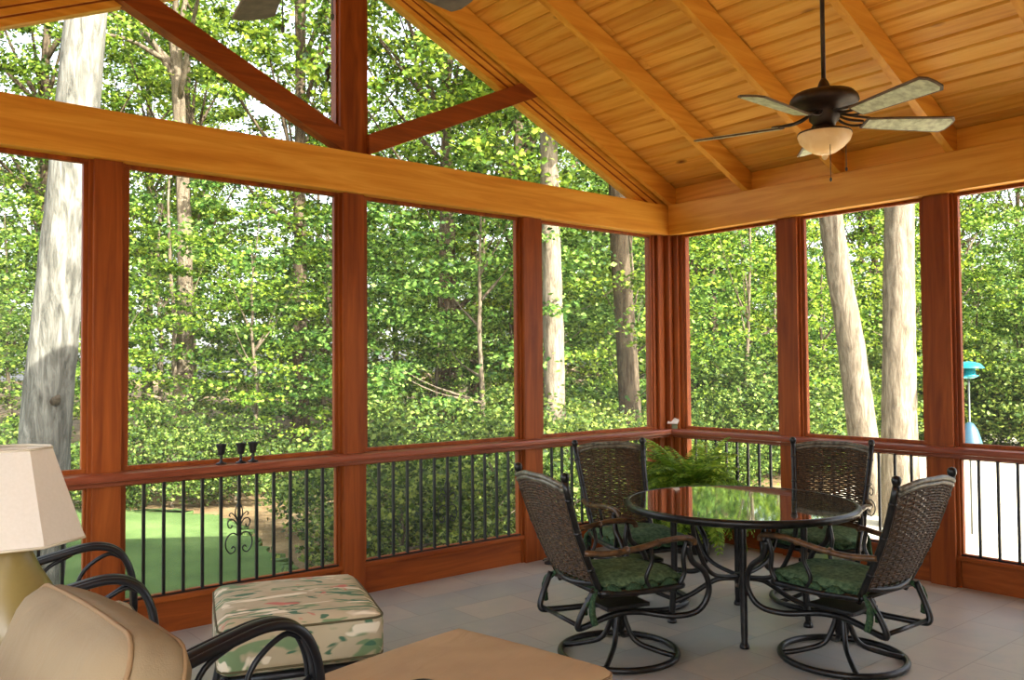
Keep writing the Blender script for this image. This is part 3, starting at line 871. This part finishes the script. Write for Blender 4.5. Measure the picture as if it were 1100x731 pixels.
cream_band = plain('cream_band', (196, 184, 160), .7)
for r_, z in ((.1065, .722), (.1945, .468)):
    m = MB(); m.tube([(r_ * math.cos(2 * PI * (k + off) / n8), r_ * math.sin(2 * PI * (k + off) / n8), z) for k in range(n8)], .004, 6, closed=True); m.build('trim_band', cream_band, sh)

# ------------------------------------------------------------------ ceiling fans
def fan(loc, a0, label, zc, bm_, blade_r=.64, rod_top=1.2):
    root = empty('ceiling_fan', loc); tag(root, label, 'ceiling fan', 'ceiling fans hung from the porch roof')
    m = MB(); m.tube([(0, 0, .17), (0, 0, rod_top)], .011, 10); m.lathe([(.011, .14), (.026, .15), (.03, .175), (.02, .20), (.011, .215)], n=16); m.build('downrod', M['fan_metal'], root)
    m = MB(); m.lathe([(.012, rod_top - .05), (.05, rod_top - .03), (.065, rod_top + .03), (.066, rod_top + .08), (.001, rod_top + .08)], n=20); m.build('canopy', M['fan_metal'], root)
    m = MB(); m.lathe([(.02, .16), (.08, .152), (.140, .135), (.158, .115), (.163, .095), (.150, .080), (.105, .07), (.08, .05), (.072, .035), (.07, .01), (.055, -.005), (.05, -.02), (.001, -.02)], n=36); m.build('motor', M['fan_metal'], root)
    for k in range(5):
        a = a0 + k * 2 * PI / 5
        T = Matrix.Rotation(a, 4, 'Z') @ Matrix.Translation((0, 0, .0)) @ Matrix.Rotation(R(-14), 4, 'X')
        # paddle outline
        pts = []
        L0, L1 = .20, blade_r
        for t in np.linspace(0, 1, 11):
            w = .045 + .027 * t ** .8
            pts.append((L0 + (L1 - L0) * .96 * t, w))
        tip = [(L1 - .012, .066), (L1 + .004, .045), (L1 + .008, 0)]
        up = pts + tip; outline = up + [(x, -w) for x, w in reversed(up[:-1])]
        def pr(sc_, z0, z1):
            cx = .42
            o_ = [((x - cx) * sc_[0] + cx, w * sc_[1]) for x, w in outline]
            n_ = len(o_); vs = [T @ Vector((x, y, z0)) for x, y in o_] + [T @ Vector((x, y, z1)) for x, y in o_]
            mm = MB(); mm.add(vs, [tuple(range(n_)), tuple(range(2 * n_ - 1, n_ - 1, -1))] + [(i, i + n_, (i + 1) % n_ + n_, (i + 1) % n_) for i in range(n_)]); return mm
        b = pr((1, 1), -.004, .004).build('blade', M['blade_edge'] if bm_ is M['blade'] else bm_, root)
        pr((.955, .84), -.0065, .0065).build('blade_insert', bm_, b)
        m = MB()
        for s in (1, -1):
            m.tube([T @ p for p in curve([(.06, s * .01, .045), (.11, s * .035, .02), (.165, s * .042, .008), (.22, s * .03, .009), (.25, 0, .009)], 5)], .0065, 6)
        m.tube([T @ p for p in curve([(.06, 0, .045), (.12, 0, .018), (.2, 0, .009)], 5)], .007, 6)
        m.build('blade_arm', M['fan_metal'], b)
    m = MB(); m.lathe([(.001, -.018), (.045, -.02), (.045, -.04), (.10, -.045), (.125, -.052), (.128, -.06), (.11, -.062), (.001, -.062)], n=32); lk = m.build('light_fitter', M['fan_metal'], root)
    m = MB(); m.lathe([(.124, -.058), (.127, -.068), (.118, -.095), (.09, -.125), (.055, -.148), (.018, -.162), (.0175, -.159), (.053, -.145), (.088, -.122), (.114, -.093), (.122, -.068), (.120, -.060)], n=36)
    m.lathe([(.001, -.16), (.014, -.162), (.016, -.172), (.008, -.183), (.001, -.186)], n=12)
    m.build('glass_bowl', M['bowl'], lk)
    for (x, y, L) in ((-.045, -.05, .19), (.075, -.05, .12)):
        m = MB(); m.tube([(x, y, -.05), (x * 1.2, y * 1.2, -.10), (x * 1.2, y * 1.2, -.10 - L)], .0018, 5)
        m.lathe([(.001, -.02), (.005, -.015), (.006, -.004), (.002, 0)], (x * 1.2, y * 1.2, -.10 - L), 8)
        m.build('pull_chain', M['hardware'], root)
    return root
A0 = R(5 - 39.45)
fan((-1.985, -2.67, 2.645), A0, 'bronze ceiling fan with wicker blades above the dining table', 0, M['blade'], rod_top=1.16)
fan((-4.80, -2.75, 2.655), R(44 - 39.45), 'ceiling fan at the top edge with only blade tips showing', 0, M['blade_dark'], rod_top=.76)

# ------------------------------------------------------------------ leaves
def leaf_mesh(name, centers, radii, per, size, seed, mat, flat=.5, tilt=1.0):
    g = np.random.default_rng(seed)
    C = np.repeat(np.array(centers), per, axis=0); Rr = np.repeat(np.array(radii), per)
    n = len(C)
    off = g.normal(0, .5, (n, 3)); off[:, 2] *= flat
    P = C + off * Rr[:, None]
    s = size * g.uniform(.6, 1.25, n)
    yaw = g.uniform(0, 2 * np.pi, n)
    nrm = g.normal(0, 1, (n, 3)) * tilt; nrm[:, 2] += .8; nrm /= np.linalg.norm(nrm, axis=1)[:, None]
    a = np.stack([np.cos(yaw), np.sin(yaw), np.zeros(n)], 1)
    a -= nrm * (a * nrm).sum(1)[:, None]; a /= np.linalg.norm(a, axis=1)[:, None]
    b = np.cross(nrm, a)
    L = s[:, None]; W = (s * .33)[:, None]
    V = np.stack([P - a * L * .5, P + b * W + a * L * .05 + nrm * L * .08, P + a * L * .5, P - b * W + a * L * .05 + nrm * L * .08], 1).reshape(-1, 3)
    me = bpy.data.meshes.new(name)
    me.vertices.add(4 * n); me.vertices.foreach_set('co', V.ravel().astype(np.float32))
    me.loops.add(4 * n); me.loops.foreach_set('vertex_index', np.arange(4 * n, dtype=np.int32))
    me.polygons.add(n); me.polygons.foreach_set('loop_start', np.arange(0, 4 * n, 4, dtype=np.int32))
    me.update(calc_edges=True); me.materials.append(mat); return me
def crown_pts(n, zc, rx, rz, seed, hollow=.35):
    g = np.random.default_rng(seed); out = []; rad = []
    while len(out) < n:
        p = g.uniform(-1, 1, 3); r = np.linalg.norm(p)
        if r > 1 or r < hollow: continue
        k = 1 - .35 * max(0, p[2])
        out.append((p[0] * rx * k, p[1] * rx * k, zc + p[2] * rz)); rad.append(g.uniform(.3, .85) * (.28 + .16 * rx))
    return out, rad
def trunk_mb(h, r0, r1, pts_c, seed, nb=10, lean=0.):
    g = random.Random(seed); m = MB(); P = []
    x = y = 0
    for i in range(13):
        t = i / 12; P.append((x, y, h * t)); x += g.uniform(-.05, .05) + lean * h / 12; y += g.uniform(-.05, .05)
    m.tube(P, [r0 * (1 - t / 12) + r1 * t / 12 + (r0 * .35 if t == 0 else 0) for t in range(13)], 9)
    for k in range(nb):
        c = pts_c[g.randrange(len(pts_c))]; i = min(11, max(3, int((c[2] / h) * 12 * .75))); s0 = Vector(P[i])
        c = Vector(c); mid = (s0 + c) / 2 + Vector((0, 0, -.12 * (c - s0).length * .5))
        m.tube(curve([s0, mid, c], 4), [r1 * .9 + .01] * 3 + [r1 * .6] * 3 + [r1 * .35] * 3, 5)
    return m
def tree_proto(kind, seed):
    fl, ti = .5, 1.0
    if kind == 'canopy':
        c, r = crown_pts(105, 9.0, 3.3, 5.6, seed, .3); h, r0, r1, per, size, mt, bk = 12.5, .17, .05, 120, .125, M['leaf'], M['bark_dark']
    elif kind == 'under':
        c, r = crown_pts(72, 3.3, 2.3, 3.1, seed, .3); h, r0, r1, per, size, mt, bk = 5.2, .06, .018, 110, .10, M['leaf_blue'] if seed % 2 else M['leaf'], M['bark_mid']
        fl, ti = .26, .62; r = [q * 1.25 for q in r]
    else:
        c, r = crown_pts(70, .85, 1.15, .9, seed, .2); h, r0, r1, per, size, mt, bk = 1.3, .025, .01, 110, .065, M['leaf_shrub'], M['bark_mid']
    name = {'canopy': 'tall_tree', 'under': 'understory_tree', 'shrub': 'leafy_shrub'}[kind]
    root = empty(name)
    me = leaf_mesh('foliage', c, r, per, size, seed, mt, fl, ti); f = bpy.data.objects.new('foliage', me); COL.objects.link(f); f.parent = root
    trunk_mb(h, r0, r1, c, seed, 16 if kind == 'canopy' else 8).build('trunk', bk, root)
    return root
protos = {k: [tree_proto(k, s) for s in ss] for k, ss in {'canopy': (11, 12, 14), 'under': (21, 22, 23), 'shrub': (31, 32)}.items()}
used = set()
LAB = {
    'canopy': ('tall leafy tree in the dense woods beyond the porch', 'tree', 'tall trees filling the woods'),
    'under': ('low leafy understory tree among the woods beyond the porch', 'tree', 'understory trees in the woods'),
    'shrub': ('bushy light green shrub growing on the ground outside the porch', 'shrub', 'shrubs outside the porch railing'),
}
GZ = -.85
def gz(x, y):
    return GZ + max(0, y - 9.5) * .035 + max(0, x - 24) * .03
def plant(kind, x, y, s=1., var=None, rz=None, sink=.08):
    i = rnd.randrange(len(protos[kind])) if var is None else var
    p = protos[kind][i]
    if (kind, i) in used: o = copy_tree(p)
    else: o = p; used.add((kind, i))
    o.location = (x, y, gz(x, y) - sink); o.rotation_euler = (0, 0, rnd.uniform(0, 6.28) if rz is None else rz); o.scale = (s, s, s * rnd.uniform(.92, 1.12))
    tag(o, *LAB[kind]); return o
CAM = (-5.8135, -4.9131)
def in_view(x, y, pad=6):
    dx, dy = x - CAM[0], y - CAM[1]; a = math.degrees(math.atan2(dx, dy)); return 8.0 - pad < a < 70.7 + pad
# shrubs near the railing in the middle of the view
for (x, y, s) in ((-1.3, 2.2, 1.05), (.1, 2.6, 1.15), (1.5, 2.9, 1.1), (-.5, 3.7, 1.2), (1.0, 4.2, 1.2), (2.6, 3.7, 1.15), (2.3, 5.0, 1.3), (.3, 5.5, 1.3), (3.9, 3.5, 1.0), (3.9, 5.2, 1.2), (5.5, 4.6, 1.1), (5.2, 3.4, .8)):
    plant('shrub', x, y, s * .88)
# forest edge shrubs and understory
for k in range(17):
    t = k / 16; x = -9 + 16 * t; y = 10.9 - 2.3 * t + rnd.uniform(-.7, .8)
    if in_view(x, y): plant('shrub', x, y, rnd.uniform(.6, 1.05)); plant('under', x + rnd.uniform(.2, 1), y + .9, rnd.uniform(.6, 1.0)) if k % 2 else None
for k in range(16):
    t = k / 15; x = 8 + 13 * t; y = 5.6 + 1.4 * t + rnd.uniform(-.6, .6)
    if in_view(x, y): plant('shrub', x, y, rnd.uniform(1.0, 1.6))
for k in range(12):
    y = 6 - 9 * k / 11; plant('shrub', 17.2 + rnd.uniform(-.8, .8), y, rnd.uniform(1.2, 1.8)); plant('under', 19 + rnd.uniform(-1, 1), y, rnd.uniform(.8, 1.1))
def scatter(kind, x0, x1, y0, y1, step, ok, smin, smax):
    y = y0
    while y < y1:
        x = x0
        while x < x1:
            px, py = x + rnd.uniform(-.4, .4) * step, y + rnd.uniform(-.4, .4) * step
            if ok(px, py) and in_view(px, py): plant(kind, px, py, rnd.uniform(smin, smax))
            x += step
        y += step
def forest(px, py):
    # left/middle woods start past the lawn, right woods past the gravel
    if px < 4: return py > 10.8
    if px < 22: return py > 7.6
    return True
scatter('under', -9, 30, 7.5, 24, 3.1, lambda x, y: forest(x, y) , .85, 1.35)
scatter('under', 22, 27, -4, 8, 2.9, forest, 1.0, 1.5)
scatter('canopy', -12, 34, 10, 36, 5.4, lambda x, y: forest(x, y) and y > 11 - .12 * x, .85, 1.25)
scatter('canopy', 22, 34, -6, 12, 5.0, forest, .85, 1.2)
plant('under', 3.2, 7.0, 1.0); plant('under', 6.4, 6.4, .9); plant('under', 9.4, 5.9, 1.0); plant('under', 12.5, 6.0, 1.0); plant('under', 15.8, 5.6, 1.0)

# ------------------------------------------------------------------ individual big trunks
def big_tree(pts, rad, mat, label, crown_z, seed, crown_r=3.0, knots=0):
    base = Vector(pts[0]); root = empty('tree', base); tag(root, label, 'tree')
    m = MB(); P = curve([Vector(p) - base for p in pts], 10); g = random.Random(seed); n = len(P); N = 16
    rs = [rad[0] + (rad[1] - rad[0]) * i / (n - 1) for i in range(n)]
    rs[0] *= 1.35; rs[1] *= 1.12
    m.tube(P, rs, N)
    m.v = [(v[0] + g.uniform(-1, 1) * .006, v[1] + g.uniform(-1, 1) * .006, v[2]) for v in m.v]
    top = P[-1]
    cpts, cr = crown_pts(90, 0, crown_r, 2.4, seed, .25)
    cpts = [(c_[0] + top.x, c_[1] + top.y, c_[2] + crown_z - base.z) for c_ in cpts]
    for k in range(9):
        cc = Vector(cpts[k * 9]); s0 = P[-1 - (k % 5)]
        m.tube(curve([s0, (s0 + cc) / 2 + Vector((0, 0, .25)), cc], 4), [.06] * 3 + [.04] * 3 + [.02] * 3, 6)
    m.build('trunk', mat, root)
    if knots:
        m = MB()
        for k in range(knots):
            i = 6 + int(k * (n - 8) / max(1, knots)); a = R(220 + 55 * k); r_ = rs[i]
            d = Vector((math.cos(a), math.sin(a), 0)); c_ = P[i] + d * r_ * .95
            m.tube([c_, c_ + d * .05 + Vector((0, 0, .02)), c_ + d * .1 + Vector((0, 0, .05))], [.05, .038, .02], 8)
        m.build('branch_stub', M['bark_dark'], root)
    me = leaf_mesh('foliage', cpts, cr, 95, .12, seed, M['leaf']); f = bpy.data.objects.new('foliage', me); COL.objects.link(f); f.parent = root
    return root
big_tree([(-4.08, 4.5, -.95), (-4.03, 4.42, .2), (-3.98, 4.35, 1.3), (-3.86, 4.17, 3.1), (-3.75, 4.01, 5.0), (-3.66, 3.9, 7.2), (-3.6, 3.85, 9.5)], (.26, .15), M['bark_white'], 'thick pale leaning trunk close behind the porch on the left', 8.9, 51, 4.2, 4)  # unseen crown widened on purpose to cast dappled shade on the woods behind
big_tree([(3.72, 5.5, -.95), (3.65, 5.49, .15), (3.6, 5.46, 2), (3.51, 5.43, 4.69), (3.48, 5.4, 8)], (.20, .13), M['bark_pale'], 'pale trunk seen just right of the third gable post', 6.5, 52, 2.4, 0)
big_tree([(6.1, 6.08, -.9), (6.07, 6.08, .38), (6.0, 6.1, 2), (5.86, 6.12, 3.93), (5.8, 6.15, 8)], (.23, .15), M['bark_dark'], 'dark trunk seen just left of the corner post', 9.5, 53, 2.6)
big_tree([(6.8, 1.70, -.95), (6.56, 1.79, .35), (6.4, 1.88, 1.8), (6.14, 2.01, 3.65), (5.85, 2.15, 7)], (.24, .15), M['bark_pale'], 'pale trunk leaning left, nearer the corner of the two right-hand trunks', 9, 54, 2.2, 0)
big_tree([(6.03, .98, -1.0), (6.03, .97, .5), (5.98, .92, 2), (5.95, .87, 3.67), (5.9, .8, 7.5)], (.26, .17), M['bark_pale'], 'thick upright pale trunk next to the post on the right', 9.5, 55, 2.2, 0)
big_tree([(.4, 13.45, -.9), (.36, 13.4, .5), (.33, 13.3, 2.5), (.28, 13.27, 4.89), (.1, 13.3, 8.5)], (.19, .12), M['bark_mid'], 'slender brown trunk above the candle holders at the back', 9.5, 56, 2.6)
big_tree([(5.64, 11.6, -.8), (5.64, 11.61, .68), (5.66, 11.46, 3.92), (5.7, 11.4, 8)], (.19, .12), M['bark_dark'], 'dim dark trunk in the woods seen through the middle screen', 10, 57, 2.6)

# ------------------------------------------------------------------ bird feeder
root = empty('bird_feeder', (6.2, .10, GZ)); tag(root, 'teal bird feeder on a thin pole outside the right screen', 'bird feeder')
m = MB(); m.tube([(0, 0, -.1), (0, 0, 2.2)], .014, 8); m.build('pole', M['hardware'], root)
m = MB(); m.lathe([(.001, 2.33), (.06, 2.325), (.14, 2.30), (.19, 2.25), (.195, 2.235), (.001, 2.25)], n=28); m.build('feeder_roof', M['teal'], root)
m = MB(); m.lathe([(.001, 2.10), (.06, 2.10), (.12, 2.13), (.125, 2.145), (.09, 2.15), (.085, 2.25), (.001, 2.25)], n=24); m.box(-.2, -.1, -.03, .03, 2.11, 2.13, bev=.008); m.build('seed_tray', M['teal'], root)
m = MB(); m.lathe([(.015, 1.52), (.05, 1.50), (.10, 1.42), (.15, 1.25), (.152, 1.24), (.09, 1.41), (.04, 1.48), (.015, 1.5)], n=24); m.build('squirrel_baffle', M['bluegrey'], root)

# ------------------------------------------------------------------ fern
root = empty('potted_fern', (-.42, -.55, 0)); root.scale = (1, 1, 1.2); tag(root, 'bushy green fern in a pot behind the dining table by the corner', 'plant')
m = MB(); m.lathe([(.001, 0), (.13, 0), (.15, .03), (.19, .34), (.21, .36), (.205, .39), (.18, .385), (.17, .33), (.001, .33)], n=32); pot = m.build('pot', M['terracotta'], root)
m = MB(); m.lathe([(.001, .335), (.172, .34), (.172, .352), (.001, .36)], n=24); m.build('soil', M['soil'], pot)
g = np.random.default_rng(5)
V = []; F = []; stems = MB()
for k in range(240):
    a = g.uniform(0, 2 * PI); el = g.uniform(.05, 1.3); L = g.uniform(.36, .58)
    d = Vector((math.cos(a) * math.cos(el), math.sin(a) * math.cos(el), math.sin(el)))
    p = Vector((math.cos(a) * .05, math.sin(a) * .05, .36)); pts = [p.copy()]
    n_ = 22
    for i in range(n_):
        p = p + d * (L / n_); d = (d + Vector((0, 0, -.075 - .02 * i / n_ * (1.6 - el)))).normalized()
        p.x = min(p.x, .36); p.y = min(p.y, .46)
        pts.append(p.copy())
    stems.tube(pts[::3], .0022, 3)
    for i in range(2, n_):
        t = i / n_; w = .085 * math.sin(PI * min(1, t * .85 + .12)) ** .8 + .006
        T = (pts[i + 1] - pts[i]).normalized(); side = T.cross(Vector((0, 0, 1)))
        side = side.normalized() if side.length > .05 else Vector((1, 0, 0)); nn = side.cross(T)
        for s in (1, -1):
            q = pts[i]; tip = q + side * s * w + T * w * .35 - nn * w * .25
            b0 = len(V); V += [q - T * .005, q + side * s * w * .5 - T * .008, tip, q + side * s * w * .5 + T * .012]
            F.append((b0, b0 + 1, b0 + 2, b0 + 3))
m = MB(); m.add(V, F); m.build('fronds', M['fern'], root)
stems.build('stems', M['fern'], root)

# ------------------------------------------------------------------ ground
def slab(name, poly, z, mat, label, th=.4):
    m = MB(); m.prism(poly, z - th, z, 'Z'); o = m.build(name, mat); return struct(o, label)
# forest floor rises gently : grid
m = MB(); N = 60; vs = []; fs = []
for i in range(N + 1):
    for j in range(N + 1):
        x = -20 + 70 * i / N; y = -20 + 75 * j / N; vs.append((x, y, gz(x, y) + .05 * math.sin(x * 1.3) * math.sin(y * 1.1) * (1 if y > 11 else 0) - .02))
for i in range(N):
    for j in range(N): fs.append((i * (N + 1) + j, (i + 1) * (N + 1) + j, (i + 1) * (N + 1) + j + 1, i * (N + 1) + j + 1))
m.add(vs, fs, True); struct(m.build('ground', M['litter']), 'brown leaf litter ground of the woods')
lp = [(-14, .5), (-14, 11.2), (-6, 11.0), (-2.4, 10.4), (-1.2, 9.4), (-.8, 8.2), (-1.0, 6.8), (-1.3, 5.2), (-1.7, 3.8), (-1.8, .5)]
lawn_edge = [lp[0], lp[1]]
gg = random.Random(3)
for a_, b_ in zip(lp[2:-1], lp[3:]):
    for k in range(14):
        t_ = k / 14; lawn_edge.append((a_[0] + (b_[0] - a_[0]) * t_ + gg.uniform(-.16, .16), a_[1] + (b_[1] - a_[1]) * t_ + gg.uniform(-.12, .12)))
lawn_edge.append(lp[-1])
slab('lawn', lawn_edge, GZ + .03, M['lawn'], 'mown green lawn left of the shrubs', .15)
slab('driveway', [(.6, -16), (30, -16), (30, 7), (20, 7.5), (14, 4.6), (8, 3.2), (3.0, 2.6), (2.0, .9), (.6, .4)], GZ + .035, M['gravel'], 'pale sunlit gravel drive on the right', .15)
m = MB(); m.box(XL - .1, .15, YB, .15, -1.2, -.16); struct(m.build('foundation', M['house']), 'porch foundation')

# ------------------------------------------------------------------ light
w = bpy.data.worlds.new('sky'); scene.world = w; w.use_nodes = True
nt = w.node_tree; bg = nt.nodes['Background']
sky = nt.nodes.new('ShaderNodeTexSky'); sky.sky_type = 'NISHITA'; sky.sun_disc = False
sky.sun_elevation = R(35); sky.sun_rotation = R(185); sky.air_density = 1.0; sky.dust_density = 3.0; sky.ozone_density = 1.0
hs = nt.nodes.new('ShaderNodeHueSaturation'); hs.inputs['Saturation'].default_value = .45; hs.inputs['Value'].default_value = 1.0
nt.links.new(sky.outputs[0], hs.inputs['Color']); nt.links.new(hs.outputs[0], bg.inputs['Color']); bg.inputs['Strength'].default_value = .38
def sun(az_from, el, e):
    l = bpy.data.lights.new('sun', 'SUN'); l.energy = e; l.angle = R(.6); l.color = (1, .95, .86)
    o = bpy.data.objects.new('sun', l); COL.objects.link(o)
    d = Vector((math.sin(az_from) * math.cos(el), math.cos(az_from) * math.cos(el), math.sin(el)))   # towards the sun
    o.rotation_euler = d.to_track_quat('Z', 'Y').to_euler(); return o
sun(R(176), R(34.5), 10.5)
def lamp(name, loc, e, col, r=.05):
    l = bpy.data.lights.new(name, 'POINT'); l.energy = e; l.color = col; l.shadow_soft_size = r
    o = bpy.data.objects.new(name, l); COL.objects.link(o); o.location = loc; return o
lamp('fan_bulb', (-1.985, -2.67, 2.56), .3, (1, .88, .7), .03)
lamp('fan_bulb', (-4.825, -2.73, 2.57), .3, (1, .82, .58), .03)

# ------------------------------------------------------------------ camera
cam = bpy.data.cameras.new('camera'); co = bpy.data.objects.new('camera', cam); COL.objects.link(co)
fw = Vector((0.63515058, 0.77181543, 0.02974359)); rt = Vector((0.7722771, -0.63524159, -0.00749706)); up = Vector((-0.01310802, -0.02773206, 0.99952945))
mt = Matrix((rt, up, -fw)).transposed().to_4x4(); mt.translation = Vector((-5.81352, -4.91307, 1.4688))
co.matrix_world = mt
cam.sensor_width = 36; cam.sensor_fit = 'HORIZONTAL'; cam.lens = 924.727 / 1100 * 36; cam.clip_end = 300; cam.clip_start = .05
scene.camera = co
scene.view_settings.view_transform = 'Standard'; scene.view_settings.look = 'None'; scene.view_settings.gamma = 1
scene.view_settings.use_curve_mapping = False; scene.view_settings.exposure = 1.3
